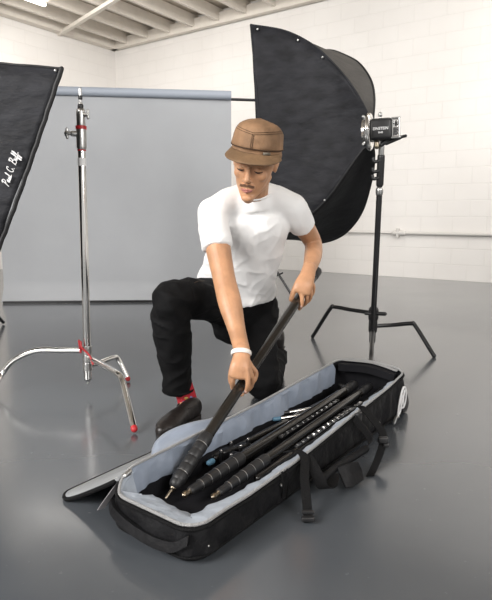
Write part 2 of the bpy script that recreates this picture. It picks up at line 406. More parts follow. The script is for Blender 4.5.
bm = bmesh.new(); q = [ribA[-1], ribB[-1], ribD[-1], ribC[-1]]; bm.faces.new([bm.verts.new(x+V((.02, 0, 0))) for x in q]); obj('front_diffuser', bm, M['white_cloth'], t, smooth=False)
for R_, nm in ((ribA, 'rib_seam'), (ribC, 'rib_seam'), (ribB, 'rib_seam'), (ribD, 'rib_seam')):
    bm = bmesh.new(); tube(bm, R_, .006, seg=8); obj(nm, bm, M['softfab_dark'] if R_ is not ribA else M['softfab'], t)
bm = bmesh.new(); tube(bm, cr([ribA[-1], (ribA[-1]*.75+ribC[-1]*.25)+V((.012, 0, 0)), (ribA[-1]+ribC[-1])*.5+V((.022, 0, 0)), (ribA[-1]*.25+ribC[-1]*.75)+V((.012, 0, 0)), ribC[-1]], 6), .007, seg=8); obj('front_edge_piping', bm, M['softfab'], t)
for i in (28, 36, 46):          # small silver studs on the seam
    bm = bmesh.new(); ell(bm, ribA[i]+V((-.012, -.012, -.02)), (.007, .007, .007), u=8, v=6); obj('stud', bm, M['steel'], t)
for i in (27, 33):
    bm = bmesh.new(); ell(bm, ribC[i]+V((0, -.015, .01)), (.006, .006, .006), u=8, v=6); obj('stud', bm, M['steel'], t)
# speedring : chrome ring facing the softbox axis
axd = V((.93, -.36, .03)).normalized()
def ring_pts(c, n, r, k=24):
    u = n.cross(V((0, 0, 1))).normalized(); w = n.cross(u)
    return [c+u*r*math.cos(2*PI*i/k)+w*r*math.sin(2*PI*i/k) for i in range(k+1)]
bm = bmesh.new(); rc = at(369, 132, SY-.17)
tube(bm, ring_pts(rc, axd, .085), (.016), seg=10, cap=None); tube(bm, [rc-axd*.03, rc+axd*.012], .072, seg=28, cap='flat'); obj('speedring', bm, M['chrome'], t)
for ang in (45, 135, 225, 315):
    u = axd.cross(V((0, 0, 1))).normalized(); w = axd.cross(u); d = u*math.cos(math.radians(ang))+w*math.sin(math.radians(ang))
    bm = bmesh.new(); tube(bm, [rc+d*.07, rc+d*.10-axd*.02], .008); obj('rod_socket', bm, M['steel'], t)

# strobe head
bx = V((.985, -.17, .05)).normalized(); by = V((0, 0, 1)).cross(bx).normalized(); bz = bx.cross(by)
RB = Matrix((bx, by, bz)).transposed()
hc = at(380.5, 130, SY-.17)
t = thing('strobe_light', 'compact black studio flash head with a clear rear guard on black stand', 'flash head', hc-V((0, 0, .07)))
bm = bmesh.new(); box(bm, hc, (.118, .11, .112), RB, .018); obj('body', bm, M['blackplastic'], t)
bm = bmesh.new(); tube(bm, [hc-bx*.065, hc-bx*.085], .062, seg=24, cap='flat'); obj('front_collar', bm, M['blackmetal'], t)
bm = bmesh.new(); box(bm, hc+bx*.076, (.036, .100, .100), RB, .012); obj('rear_guard', bm, M['glass'], t)
for sy in (-1, 1):
    bm = bmesh.new()
    for sz in (-1, 1): tube(bm, [hc+bx*.055+by*sy*.048+bz*sz*.050, hc+bx*.096+by*sy*.048+bz*sz*.050], .005)
    tube(bm, [hc+bx*.094+by*sy*.048+bz*.050, hc+bx*.094+by*sy*.048-bz*.050], .005)
    obj('guard_bar', bm, M['steel'], t)
bm = bmesh.new(); box(bm, hc+bx*.0605, (.006, .09, .09), RB); obj('control_panel', bm, M['steel'], t)
for k, (y_, z_) in enumerate(((-.03, .02), (.0, .025), (.03, .0), (-.03, -.025))):
    bm = bmesh.new(); c = hc+bx*.063+by*y_+bz*z_; tube(bm, [c, c+bx*.012], .011); obj('dial', bm, M['blackplastic'], t)
bm = bmesh.new(); tube(bm, [hc+bz*.06, hc+bz*.078], .006); tube(bm, [hc+bz*.077, hc+bz*.082], .011); obj('top_screw', bm, M['steel'], t)
bm = bmesh.new(); tube(bm, [hc-bz*.05+bx*.04, hc-bz*.078+bx*.005], .012); tube(bm, [hc-bz*.05+bx*.08, hc-bz*.04+bx*.130], .008); tube(bm, [hc-bz*.07+bx*.03, hc-bz*.045+bx*.10], .012); obj('tilt_handle', bm, M['blackplastic'], t)
bm = bmesh.new(); tube(bm, [hc-bz*.065-bx*.02, hc-bz*.085-bx*.02], .014); obj('brass_knob', bm, M['brass'], t)
def text(body, size, m, parent, origin, xd, zd, name='lettering', shear=0, extr=.0008):
    cu = bpy.data.curves.new('t', 'FONT'); cu.body = body; cu.size = size; cu.extrude = extr; cu.align_x = 'CENTER'; cu.align_y = 'CENTER'; cu.shear = shear; cu.offset = size*.012
    o = bpy.data.objects.new('t', cu); C.objects.link(o)
    dg = bpy.context.evaluated_depsgraph_get(); dg.update(); me = bpy.data.meshes.new_from_object(o.evaluated_get(dg)); bpy.data.objects.remove(o)
    xd = xd.normalized(); n = xd.cross(zd).normalized(); zd = n.cross(xd)
    me.transform(Matrix.Translation(origin) @ Matrix((xd, zd, n)).transposed().to_4x4())
    return link(name, me, m, parent, smooth=False)
fc = hc-by*.0565
text('EINSTEIN', .0195, M['print'], t, fc-bx*.004+bz*.0, bx, bz, shear=.1)
text('E640', .012, M['print'], t, fc-bx*.004-bz*.02, bx, bz)

# stand
t = thing('light_stand', 'black light stand with bent legs carrying the flash head and softbox', 'light stand', (.78, 3.355, 0))
SYc = 3.30
def rs(py): return at(381.5-(py-150)*10/205, py, SYc-.17+.17*min(1, max(0, (py-145)/160)))
bm = bmesh.new(); tube(bm, [rs(190), rs(340)], .0165, seg=18); obj('column', bm, M['blackmetal'], t)
bm = bmesh.new(); tube(bm, [rs(143), rs(192)], .011, seg=14); obj('riser', bm, M['blackmetal'], t)
bm = bmesh.new(); tube(bm, [rs(147), rs(156)], .016); tube(bm, [rs(141.5), rs(148)], .009); obj('spigot', bm, M['steel'], t)
bm = bmesh.new(); tube(bm, [rs(157), rs(184)], .021, seg=10); obj('grip_sleeve', bm, M['blackplastic'], t)
for y0 in (161, 171, 178):
    c = rs(y0); bm = bmesh.new(); tube(bm, cr([c+V((-.015, -.01, 0)), c+V((-.040, -.012, -.006)), c+V((-.046, -.012, .012))], 4), .009); obj('lever', bm, M['blackplastic'], t)
bm = bmesh.new(); tube(bm, [rs(190), rs(193)], .021); tube(bm, [rs(201), rs(204)], .0172, cap='flat'); obj('collar', bm, M['steel'], t)
bm = bmesh.new(); tube(bm, [rs(310.5), rs(318)], .030, seg=20); tube(bm, [rs(322), rs(330)], .026, seg=20); tube(bm, [rs(330), rs(341)], .019, seg=20); obj('leg_hub', bm, M['blackplastic'], t)
c = rs(313); bm = bmesh.new(); tube(bm, [c+V((.02, -.02, 0)), c+V((.06, -.03, 0))], .012); tube(bm, [c+V((-.02, -.02, 0)), c+V((-.05, -.02, .0))], .010); obj('hub_knob', bm, M['blackplastic'], t)
leg(t, [rs(313), at(352, 310, 3.42), at(335, 307, 3.50), at(330, 309, 3.53), fl(313, 336, .015)], .0125, M['blackmetal'], 1, M['blackplastic'])
leg(t, [rs(326), at(392, 325, 3.30), at(411, 323.5, 3.27), at(415.5, 326, 3.26), fl(433.5, 355, .015)], .0125, M['blackmetal'], 1, M['blackplastic'])
leg(t, [rs(330), at(372, 342, 3.12), at(371.5, 352, 3.0), at(371, 360, 2.93), fl(370, 376, .015)], .0125, M['blackmetal'], 1, M['blackplastic'])

# ================= LEFT SOFTBOX =================
LY = 2.2
hubL = at(-150, 150, LY-.05)
fA = at(62, 69, LY); fC = at(-30, 322, LY)
ribs = {'A': cr([hubL, at(-90, 95, LY), at(-20, 66, LY), at(20, 65.5, LY), fA], 8), 'C': cr([hubL, at(-140, 230, LY), at(-110, 290, LY), at(-70, 312, LY), fC], 8)}
off = V((-.75, .70, 0))
ribs['B'] = [p+off*(i/32) for i, p in enumerate(ribs['A'])]; ribs['D'] = [p+off*(i/32) for i, p in enumerate(ribs['C'])]
t = thing('softbox', 'black fabric softbox with white script lettering at left edge', 'softbox', hubL)
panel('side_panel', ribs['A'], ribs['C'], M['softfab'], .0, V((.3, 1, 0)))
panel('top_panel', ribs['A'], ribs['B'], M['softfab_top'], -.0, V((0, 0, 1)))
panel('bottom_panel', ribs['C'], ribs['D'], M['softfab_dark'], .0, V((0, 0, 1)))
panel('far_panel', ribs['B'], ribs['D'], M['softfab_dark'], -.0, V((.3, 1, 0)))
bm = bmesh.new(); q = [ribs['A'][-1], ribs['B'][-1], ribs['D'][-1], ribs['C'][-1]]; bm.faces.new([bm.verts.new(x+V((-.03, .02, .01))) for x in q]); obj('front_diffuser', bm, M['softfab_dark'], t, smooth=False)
# slightly bowed front hem
ed = fC-fA; pts = []
for i in range(33):
    f = i/32; p = fA+ed*f+V((.0, 0, 0))+V((-.03, 0, .01))*math.sin(PI*f)*-.35; pts.append(p+V((.0015*math.sin(i*2.3), -.004, 0)))
bm = bmesh.new(); tube(bm, pts, .009, seg=8); obj('front_hem', bm, M['softfab_dark'], t)
bm = bmesh.new(); tube(bm, ribs['A'], .006, seg=8); obj('rib_seam', bm, M['softfab_dark'], t)
bm = bmesh.new(); ell(bm, at(55.5, 70.5, LY-.01), (.006, .005, .006), u=8, v=6); obj('stud', bm, M['steel'], t)
tp0 = at(5.5, 185, LY-.016); tp1 = at(16.5, 151, LY-.016); td = tp1-tp0
STROKES = [
 [(.0,0),(.25,.5),(.45,1.0),(.35,1.05),(.15,.85),(.35,1.05),(.75,1.0),(.75,.7),(.4,.5),(.25,.52)],
 [(1.05,.42),(.85,.40),(.75,.15),(.9,.02),(1.1,.40),(1.05,.08),(1.25,.08),(1.42,.42),(1.35,.08),(1.5,.04),(1.68,.42),(1.62,.06),(1.8,.08),(2.1,.85),(2.05,1.0),(1.92,.5),(1.92,.05),(2.15,.12)],
 [(3.35,.8),(3.3,1.02),(2.95,.9),(2.75,.4),(2.95,.02),(3.25,.1),(3.35,.3)],
 [(3.55,.0),(3.6,.03)],
 [(4.35,0),(4.55,.5),(4.75,1.0),(4.6,1.02),(4.5,.85),(4.75,1.04),(5.1,.95),(5.0,.62),(4.65,.52),(5.05,.45),(5.1,.12),(4.75,-.02),(4.4,.1)],
 [(5.3,.42),(5.25,.1),(5.4,.02),(5.6,.42),(5.55,.06),(5.75,.1),(6.1,.8),(6.0,1.05),(5.85,.5),(5.6,-.4),(5.75,-.45),(5.9,.1),(6.2,.2),(6.5,.8),(6.42,1.05),(6.25,.5),(6.0,-.4),(6.15,-.45),(6.35,.1),(6.7,.2)]]
xd = td.normalized(); zd = V((0, 1, 0)).cross(xd)*-1; kx = td.length/6.9
bm = bmesh.new()
for st in STROKES:
    tube(bm, cr([tp0+xd*(x+.12*y)*kx+zd*(y-.45)*kx*1.45 for x, y in st], 3), .0016, seg=5)
obj('script_lettering', bm, M['print'], t)
t = thing('light_stand', 'black light stand leg poking in from outside under the left softbox', 'light stand', (-1.75, 3.05, 0))
sb = V((-1.75, 3.05, 0))
bm = bmesh.new(); tube(bm, [sb+V((0, 0, .15)), V((sb.x, 3.0, 1.0)), V((hubL.x, 2.3, hubL.z-.05))], .016); obj('column', bm, M['blackmetal'], t)
bm = bmesh.new(); tube(bm, [sb+V((0, 0, .45)), sb+V((0, 0, .56))], .028); obj('collar', bm, M['blackplastic'], t)
for e in (fl(3, 322, .02), at(-60, 330, 2.7), at(-110, 300, 3.4)):
    leg(t, [sb+V((0, 0, .5)), (sb+e)/2+V((0, 0, .35)), V((e.x, e.y, .02))], .012, M['blackmetal'], 1, M['blackplastic'])

# ================= THE LONG CASE =================
BN = V((-.108, 1.21, 0)); E1 = V((.6, .8, 0)); E2 = V((-.8, .6, 0)); Z = V((0, 0, 1))
def bp(u, v, z): return BN+E1*u+E2*v+Z*z
def interp(t, x):
    if x <= t[0][0]: return t[0][1]
    for (a, b), (c, d) in zip(t, t[1:]):
        if x <= c: return b+(d-b)*(x-a)/(c-a)
    return t[-1][1]
LU, LW = 1.285, .312
HF = [(0, .096), (.1, .097), (.2, .094), (.45, .102), (.77, .130), (1.11, .156), (1.27, .180)]
HR = [(0, .100), (.03, .118), (.07, .136), (.35, .142), (.68, .151), (.95, .166), (1.25, .183)]
def rimh(u, v):
    f = max(0, min(1, v/LW)); h = interp(HF, u)*(1-f)+interp(HR, u)*f
    if u > 1.15: h += .016*math.sin(PI*f)*(u-1.15)/.13
    return h
def foot(n=160):             # outline of the case with rounded corners, (u,v,inward normal)
    rs_ = [(-.02, 0, .06), (LU, 0, .05), (LU, LW, .045), (0.0, LW, .075)]; out = []
    cs = [(.04, .06, 180, 270, .06), (LU-.05, .05, 270, 360, .05), (LU-.045, LW-.045, 0, 90, .045), (.055, LW-.075, 90, 180, .075)]
    for k, (cu, cv, a0, a1, r) in enumerate(cs):
        for i in range(11):
            a = math.radians(a0+(a1-a0)*i/10); out.append((cu+r*math.cos(a), cv+r*math.sin(a), -math.cos(a), -math.sin(a)))
        nu = cs[(k+1) % 4]; a = math.radians(nu[2]); q = (nu[0]+nu[4]*math.cos(a), nu[1]+nu[4]*math.sin(a)); p = out[-1]
        m_ = 120 if k in (0, 2) else 30
        for i in range(1, m_): f = i/m_; out.append((p[0]+(q[0]-p[0])*f, p[1]+(q[1]-p[1])*f, p[2], p[3]))
    return out
FT = foot()
def ring(bm, off, zf, wob=0, seed=0):
    R = []
    for u, v, nu, nv in FT:
        o_ = off(u, v) if callable(off) else off
        p0 = bp(u, v, 0); w = wob*(noise.noise(V((u*11+seed, v*11, seed*3.3)))+.6*noise.noise(V((u*34+seed, v*34, seed*1.7))))
        h = rimh(u, v); z = zf(u, v, h) if callable(zf) else zf
        R.append(bm.verts.new(bp(u+nu*(o_+w), v+nv*(o_+w), z)))
    return R
def skin_rings(bm, rs_):
    for A, B in zip(rs_, rs_[1:]):
        n = len(A)
        for k in range(n): bm.faces.new((A[k], A[(k+1) % n], B[(k+1) % n], B[k]))
case = thing('equipment_case', 'long open black equipment bag with grey padded lining on the grey floor', 'bag', bp(.64, .15, 0))
bm = bmesh.new()
R = [ring(bm, .03, .0), ring(bm, .010, .003), ring(bm, .001, .014), ring(bm, -.006, lambda u, v, h: h*.28, .010, 1), ring(bm, -.006, lambda u, v, h: h*.5, .012, 2), ring(bm, -.003, lambda u, v, h: h*.75, .010, 3), ring(bm, .0, lambda u, v, h: h-.010, .003, 4), ring(bm, .003, lambda u, v, h: h)]
skin_rings(bm, R); bm.faces.new(R[0][::-1]); obj('shell', bm, M['bag'], case)
bm = bmesh.new(); R = [ring(bm, .008, .020), ring(bm, .03, .018)]; skin_rings(bm, R); bm.faces.new(R[-1]); obj('inner_floor', bm, M['innerdark'], case)
# padded lining: broad roll at the front and near end, full-height at the rear, thin at the far end
def padw(u, v, nu=0):
    if u > LU-.09: return .012
    if v > LW-.03: return .012
    if u < .07: return .085
    return interp([(.07, .080), (.3, .058), (.5, .046), (1.2, .040)], u) if v < .1 else .03
def lw(f): return lambda u, v: .003+f*padw(u, v)
bm = bmesh.new()
def zl(d): return lambda u, v, h: h-d if v < LW-.03 or u > LU-.09 else (h-d*.9)
R = [ring(bm, .003, lambda u, v, h: h+.001), ring(bm, lw(.35), zl(.003), .004, 5), ring(bm, lw(.7), zl(.011), .010, 6), ring(bm, lw(1.0), zl(.024), .014, 7), ring(bm, lw(1.12), lambda u, v, h: h*.5, .016, 8), ring(bm, lw(1.1), .019, .006, 9)]
n = len(FT); front = bmesh.new()
me_sel = []
faces_f = []; faces_r = []; faces_e = []
for ri, (A, B) in enumerate(zip(R, R[1:])):
    for k in range(n):
        u, v = FT[k][0], FT[k][1]
        tgt = faces_e if u > LU-.06 or (ri >= 4 and v > LW-.1) else (faces_r if v > LW-.035 and u > .07 else faces_f)
        tgt.append([A[k].co.copy(), A[(k+1) % n].co.copy(), B[(k+1) % n].co.copy(), B[k].co.copy()])
bm.free(); front.free()
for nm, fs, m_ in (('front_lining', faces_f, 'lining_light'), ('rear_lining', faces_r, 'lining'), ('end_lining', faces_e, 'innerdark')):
    bm = bmesh.new()
    for f in fs: bm.faces.new([bm.verts.new(c) for c in f])
    bmesh.ops.remove_doubles(bm, verts=bm.verts, dist=.0004); obj(nm, bm, M[m_], case)
# zip tape round the mouth
bm = bmesh.new(); P = [bp(u+nu*.004, v+nv*.004, rimh(u, v)+.003) for u, v, nu, nv in FT]; P.append(P[0]); tube(bm, P, .0042, seg=8, cap=None); obj('zip_tape', bm, M['zip'], case)
bm = bmesh.new(); P = [bp(u-nu*.002, v-nv*.002, rimh(u, v)-.006) for u, v, nu, nv in FT]; P.append(P[0]); tube(bm, P, .0045, seg=8, cap=None); obj('rim_piping', bm, M['webbing'], case)
bm = bmesh.new(); P = [bp(u-nu*.004, v-nv*.004, .020) for u, v, nu, nv in FT]; P.append(P[0]); tube(bm, P, .004, seg=8, cap=None); obj('base_piping', bm, M['webbing'], case)
# raised dark zipped pocket at the far inside end
ribbon('end_pocket', [bp(LU-.05, .03, .162), bp(LU-.055, .10, .176), bp(LU-.055, .16, .180), bp(LU-.05, .28, .168)], Z*.03, .03, M['innerdark'], case)
ribbon('end_zip', [bp(LU-.028, .03, .186), bp(LU-.026, .10, .198), bp(LU-.026, .16, .202), bp(LU-.02, .28, .192)], E1*.016, .004, M['zip'], case)
# lid, folded back over its rear hinge and sloping to the floor
lid_rows = []; lid_low = []
for i in range(61):
    gi = (i/60)**1.5; u = .030+(LU-.05)*gi; row = []
    for j in range(13):
        f = j/12
        vm = .226
        # rounded outer corners
        du = 0
        du = u-.030
        if du < .04: vm = .226-.035*(1-math.sqrt(max(0, 1-((.04-du)/.04)**2)))
        if i > 57: vm = .226-.06*(1-math.sqrt(max(0, 1-((i-57)/3)**2)))
        v = LW+.006+vm*f
        h = rimh(max(u, .03), LW)
        z = h*(1-f)+.012*f-.006*math.sin(PI*f)+.005*noise.noise(V((u*6, v*9, 2)))
        z = max(z, .013)
        row.append(bp(u-.035*f*(1-gi), v, z-(.0 if f > 0 else .006)))
    lid_rows.append(row)
bm = bmesh.new(); grid(bm, lid_rows); o = obj('lid', bm, M['lidgrey'], case); s = o.modifiers.new('s', 'SOLIDIFY'); s.thickness = .010; s.offset = -1
edge = [r[-1] for r in lid_rows]; edge = [lid_rows[0][k] for k in range(1, 12)]+edge+[lid_rows[-1][k] for k in range(11, 0, -1)]
bm = bmesh.new(); tube(bm, [p-Z*.004 for p in edge], .0065, seg=8); obj('lid_piping', bm, M['webbing'], case)
bm = bmesh.new(); tube(bm, [p+Z*.003-E2*.012 for p in [r[-1] for r in lid_rows][6:]], .003, seg=6); tube(bm, [lid_rows[0][k]+Z*.003+E1*.010 for k in range(1, 11)], .003, seg=6); obj('lid_zip', bm, M['zip'], case)
# loose fold of lining standing up behind the rear edge
fr = []
outer = [(153, 449, .100), (157, 441, .125), (166, 433, .135), (180, 426.5, .145), (195, 422, .150), (208, 419.5, .150), (222, 415, .147)]
inner = [(150, 459, .125), (158, 455, .130), (170, 449, .135), (185, 441, .137), (197, 435, .14), (208, 429, .14), (222, 421, .14)]
oo = cr([fl(*q) for q in outer], 4); ii = cr([fl(*q) for q in inner], 4)
for a, b in zip(oo, ii): fr.append([a.lerp(b, j/6)-Z*.016*math.sin(PI*j/6) for j in range(7)])
bm = bmesh.new(); grid(bm, fr); o = obj('lining_fold', bm, M['lining'], case); s = o.modifiers.new('s', 'SOLIDIFY'); s.thickness = .004
bm = bmesh.new(); tube(bm, oo, .0028, seg=6); obj('fold_hem', bm, M['zip'], case)
# zip pull ribbon + slider at the rear near corner
pz = fl(121, 481, .10)
ribbon('pull_tab', [pz, fl(115, 489, .075), fl(107, 500, .045), fl(101, 509, .022)], V((.017, .012, 0)), .002, mat('grey_pull_tab', (.30, .29, .30), .6), case)
bm = bmesh.new(); box(bm, fl(127, 474, .13), (.022, .014, .010), Matrix.Rotation(.9, 3, 'Z'), .003); tube(bm, [fl(125, 476, .128), fl(130, 471, .135)], .006); obj('zip_slider', bm, M['steel'], case)
# near-end carrying handle
ribbon('end_handle', [bp(-.020, .290, .074), bp(-.030, .265, .062), bp(-.037, .21, .050), bp(-.039, .15, .043), bp(-.036, .10, .040), bp(-.030, .055, .046), bp(-.016, .020, .068)], (Z*.9+E1*.25)*.027, .012, M['bag'], case)
ribbon('handle_anchor', [bp(-.008, .06, .080), bp(-.012, .05, .050), bp(-.010, .045, .018)], E2*.04, .006, M['webbing'], case)
for u, v, z in ((.028, .012, .040), (.022, .298, .045), (.335, -.008, .072), (1.00, -.008, .05)):
    bm = bmesh.new(); d = (V((0, -1, 0)) if u < .1 else -E2); p = bp(u, v, z)+(-E2*.012 if u < .3 and v < .1 else V())-(E1*.03 if v > .2 else V())*1
    ell(bm, p, (.0052, .0052, .0052), u=10, v=8); obj('rivet', bm, M['steel'], case)
# front straps, buckles, and the padded grab handle
def strap(name, pts, w, m='webbing', wv=None): return ribbon(name, pts, (wv or E1)*w, .003, M[m], case)
fo = -.014
XW = V((1, .15, 0)).normalized(); Rb = Matrix((E1, E2, Z)).transposed()
ribbon('front_strap', [bp(.43, .035, .125), bp(.44, .006, .133), bp(.445, -.016, .115), fl(304.5, 478, .085), fl(306.5, 500, .045), fl(308, 515, .012), fl(308.5, 522, .006)], XW*.026, .003, M['webbing'], case)
bm = bmesh.new(); c = fl(308, 519, .014); box(bm, c, (.036, .014, .014), None, .004); box(bm, c+V((0, .004, .018)), (.034, .010, .008), None, .002); obj('buckle', bm, M['blackplastic'], case)
ribbon('front_strap', [bp(.80, .035, .155), bp(.82, .004, .163), bp(.845, -.016, .150), fl(381, 430, .10), fl(383, 441, .075), fl(379, 456, .040), fl(373, 470, .010), fl(370, 476, .004)], XW*.028, .003, M['webbing'], case)
bm = bmesh.new(); c = fl(383, 440, .082); box(bm, c, (.034, .018, .022), None, .005); box(bm, c+V((.010, -.004, -.016)), (.02, .018, .014), None, .004); obj('buckle', bm, M['blackplastic'], case)
bm = bmesh.new(); c = bp(.80, -.018, .135); box(bm, c, (.032, .014, .034), Rb, .005); obj('buckle', bm, M['blackplastic'], case)
ribbon('handle_webbing', [bp(.46, -.012, .118), fl(316, 472, .085), fl(323, 487, .045), fl(331, 486, .035), fl(334, 474, .050)], XW*.036, .004, M['webbing'], case)
ribbon('handle_webbing', [fl(358, 456, .06), fl(366, 448, .075), fl(370, 438, .10), bp(.78, -.014, .135)], (Z*.8-E2*.5)*.028, .004, M['webbing'], case)
bm = bmesh.new(); tube(bm, cr([fl(323, 478, .055), fl(335, 468, .058), fl(350, 459, .060), fl(366, 449, .072)], 5), (.012), seg=12); obj('grab_handle', bm, M['bag'], case)
pr = [[fl(336, 467, .065), fl(347, 463, .067), fl(357, 461, .065)], [fl(340, 478, .035), fl(350, 473, .037), fl(361, 470, .035)], [fl(345, 489, .010), fl(352, 488, .010), fl(363, 480, .012)]]
bm = bmesh.new(); grid(bm, pr); o = obj('handle_wrap', bm, M['bag'], case); s = o.modifiers.new('s', 'SOLIDIFY'); s.thickness = .008; s2 = o.modifiers.new('b', 'BEVEL'); s2.width = .004; s2.segments = 2
strap('side_panel_seam', [bp(.335, -.009, .112), bp(.335, -.014, .07), bp(.335, -.009, .02)], .006)
strap('side_panel_seam', [bp(.36, -.010, .112), bp(.36, -.015, .07), bp(.36, -.010, .02)], .004)
# wheels at the far end + the white round emblem
for v in (.02, .29):
    bm = bmesh.new(); c = bp(LU+.010, v, .036); tube(bm, [c-E2*.018, c+E2*.018], .034, seg=24, cap='flat'); obj('wheel', bm, M['blackplastic'], case)
    bm = bmesh.new(); box(bm, bp(LU-.012, v, .055), (.06, .055, .07), Rb, .014); obj('wheel_housing', bm, M['blackplastic'], case)
fv = -.0125
def ev(u, z): return bp(u, fv-.003, z)
bm = bmesh.new()
for pts in ([(1.165, .035), (1.175, .075), (1.195, .118), (1.215, .135), (1.235, .125), (1.245, .095), (1.235, .062), (1.215, .050), (1.195, .060), (1.185, .085), (1.20, .105)],
            [(1.155, .030), (1.185, .040), (1.205, .085), (1.220, .118)], [(1.225, .050), (1.215, .085), (1.228, .120)]):
    tube(bm, cr([ev(*q) for q in pts], 5), .0042, seg=6)
obj('white_emblem', bm, M['print'], case)
bm = bmesh.new(); tube(bm, cr([ev(1.13, .012), ev(1.15, .03), ev(1.17, .025)], 4), .006, seg=6); obj('corner_guard', bm, M['steel'], case)

# ---------- the telescopic pole he holds ----------
P0 = fl(166, 498, .040); P2 = at(300, 297, 2.15); pd = (P2-P0).normalized()
def pole_t(t): return P0+(P2-P0)*t
def pole_at(px):               # point on the pole seen at that column
    lo, hi = -.1, 1.4
    for _ in range(50):
        mi = (lo+hi)/2; p = pole_t(mi)
        d = p.y*math.cos(PT)-(p.z-CH)*math.sin(PT); x = 246+F*p.x/d
        if x < px: lo = mi
        else: hi = mi
    return pole_t((lo+hi)/2)
t = thing('telescopic_pole', 'thick black carbon pole held diagonally by the man over the open bag', 'pole', P0)
bm = bmesh.new(); tube(bm, [pole_at(205), pole_at(316)], .0175, seg=28, cap='flat'); obj('carbon_tube', bm, M['carbon'], t)
bm = bmesh.new(); tube(bm, [pole_at(176), pole_at(207)], .019, seg=28, cap='round')
for x in (179, 184, 189, 194, 198, 203): tube(bm, [pole_at(x), pole_at(x+2.2)], .0215, seg=28, cap='round')
obj('twist_locks', bm, M['rubber'], t)
bm = bmesh.new()
for x in (182.5, 188, 193.3, 201.5): tube(bm, [pole_at(x), pole_at(x+.35)], .0203, seg=28, cap='flat')
obj('grey_rings', bm, M['steel'], t)
bm = bmesh.new(); tube(bm, [pole_at(166), pole_at(177)], .0042, seg=12); tube(bm, [pole_at(173), pole_at(177)], .009, seg=12); obj('inner_spike', bm, M['brass'], t)
bm = bmesh.new(); tube(bm, [pole_at(313.6), pole_at(317)], .0195, seg=24, cap='round'); obj('end_cap', bm, M['blackplastic'], t)

# ---------- tripods lying in the case ----------
def lying(name, label, near, far, zn, zf, r, locks=True, group=None, tip=True, cat='tripod tube', y0=None):
    a = fl(*near, zn); b = fl(*far, zf); d = (b-a).normalized(); Lg = (b-a).length
    t = thing(name, label, cat, a, group)
    s0 = .24 if locks else 0
    bm = bmesh.new(); tube(bm, [a+d*s0, b], r, seg=20); obj('carbon_tube', bm, M['glossblack'], t)
    if locks:
        bm = bmesh.new()
        for s, rr in ((.035, .72), (.07, .85), (.105, .95), (.14, 1.05), (.18, 1.12), (.22, 1.18)):
            tube(bm, [a+d*s, a+d*(s+.028)], r*rr*1.1, seg=22)
        tube(bm, [a+d*.03, a+d*.25], r*.8, seg=20); obj('twist_locks', bm, M['rubber'], t)
        bm = bmesh.new()
        for s, rr in ((.066, .85), (.101, .93), (.136, 1.02), (.176, 1.08), (.216, 1.14)): tube(bm, [a+d*s, a+d*(s+.0025)], r*rr*1.12, seg=22, cap='flat')
        obj('grey_rings', bm, M['steel'], t)
        bm = bmesh.new(); tube(bm, [a, a+d*.04], r*.42, seg=14); tube(bm, [a, a+d*.008], r*.6, seg=14, cap='flat'); tube(bm, [a+d*.02, a+d*.026], r*.6, seg=14, cap='flat'); obj('spike_foot', bm, M['brass'], t)
    bm = bmesh.new(); tube(bm, [b-d*.06, b-d*.035], r*1.15, seg=20); tube(bm, [b-d*.025, b+d*.012], r*1.22, seg=20); obj('end_joint', bm, M['blackplastic'], t)
    return t
lying('telescopic_tube', 'thick black tube beside the bag lining, its brass tip lowest left in the bag', (184, 495), (352, 386), .055, .118, .0165)
lying('telescopic_tube', 'black ribbed tube in the middle of the bag between two other tubes', (213, 497), (367, 388), .048, .115, .0155)
lying('telescopic_tube', 'thin plain black tube nearest the front lining of the bag', (258, 478), (383, 391), .040, .105, .0125, locks=False)
lying('telescopic_tube', 'black tube lying deepest behind the others near the rear lining', (216, 458), (336, 396), .045, .085, .012, locks=False)
lying('telescopic_tube', 'short black tube lying low between the rear lining and thick tube', (228, 462), (320, 405), .050, .070, .010, locks=False)
# clamp block with silver screws
c = fl(226, 452, .050)
t = thing('tripod_mount', 'black metal tripod clamp with small silver screws inside the open bag', 'tripod clamp', c)
bm = bmesh.new(); Rc = Matrix.Rotation(.7, 3, 'Z')
box(bm, c, (.06, .05, .035), Rc, .008); box(bm, c+V((.05, .03, .0)), (.07, .03, .03), Rc, .008); tube(bm, [c+V((-.05, -.03, 0)), c+V((.02, .02, 0))], .016); tube(bm, [c+V((-.03, .03, -.01)), c+V((.04, -.03, .0))], .013)
obj('clamp_body', bm, M['blackmetal'], t)
for q in ((221, 452), (231, 443.5), (241, 447), (231, 456), (248, 440), (216, 444)):
    bm = bmesh.new(); p = fl(*q, .075); ell(bm, p, (.004, .004, .003), u=10, v=6); tube(bm, [p-Z*.03, p], .007, seg=12); o = obj('screw_boss', bm, M['blackmetal'], t)
    bm = bmesh.new(); ell(bm, p+Z*.006, (.0038, .0038, .002), u=10, v=6); obj('silver_screw', bm, M['chrome'], o)
bm = bmesh.new(); a = fl(209, 463, .055); tube(bm, [a, a+V((.01, .014, .0))], .009); obj('blue_band', bm, M['blue'], t)
c = fl(255, 452, .05)
t = thing('tripod_mount', 'black tripod collar with pale dial between the two ribbed tubes', 'tripod clamp', c)
bm = bmesh.new(); box(bm, c, (.05, .04, .03), Rc, .008); tube(bm, [c+V((-.03, -.03, 0)), c+V((.04, .045, 0))], .014); obj('clamp_body', bm, M['blackmetal'], t)
bm = bmesh.new(); tube(bm, [c+Z*.012, c+Z*.020], .014, seg=18, cap='flat'); obj('dial', bm, M['steel'], t)
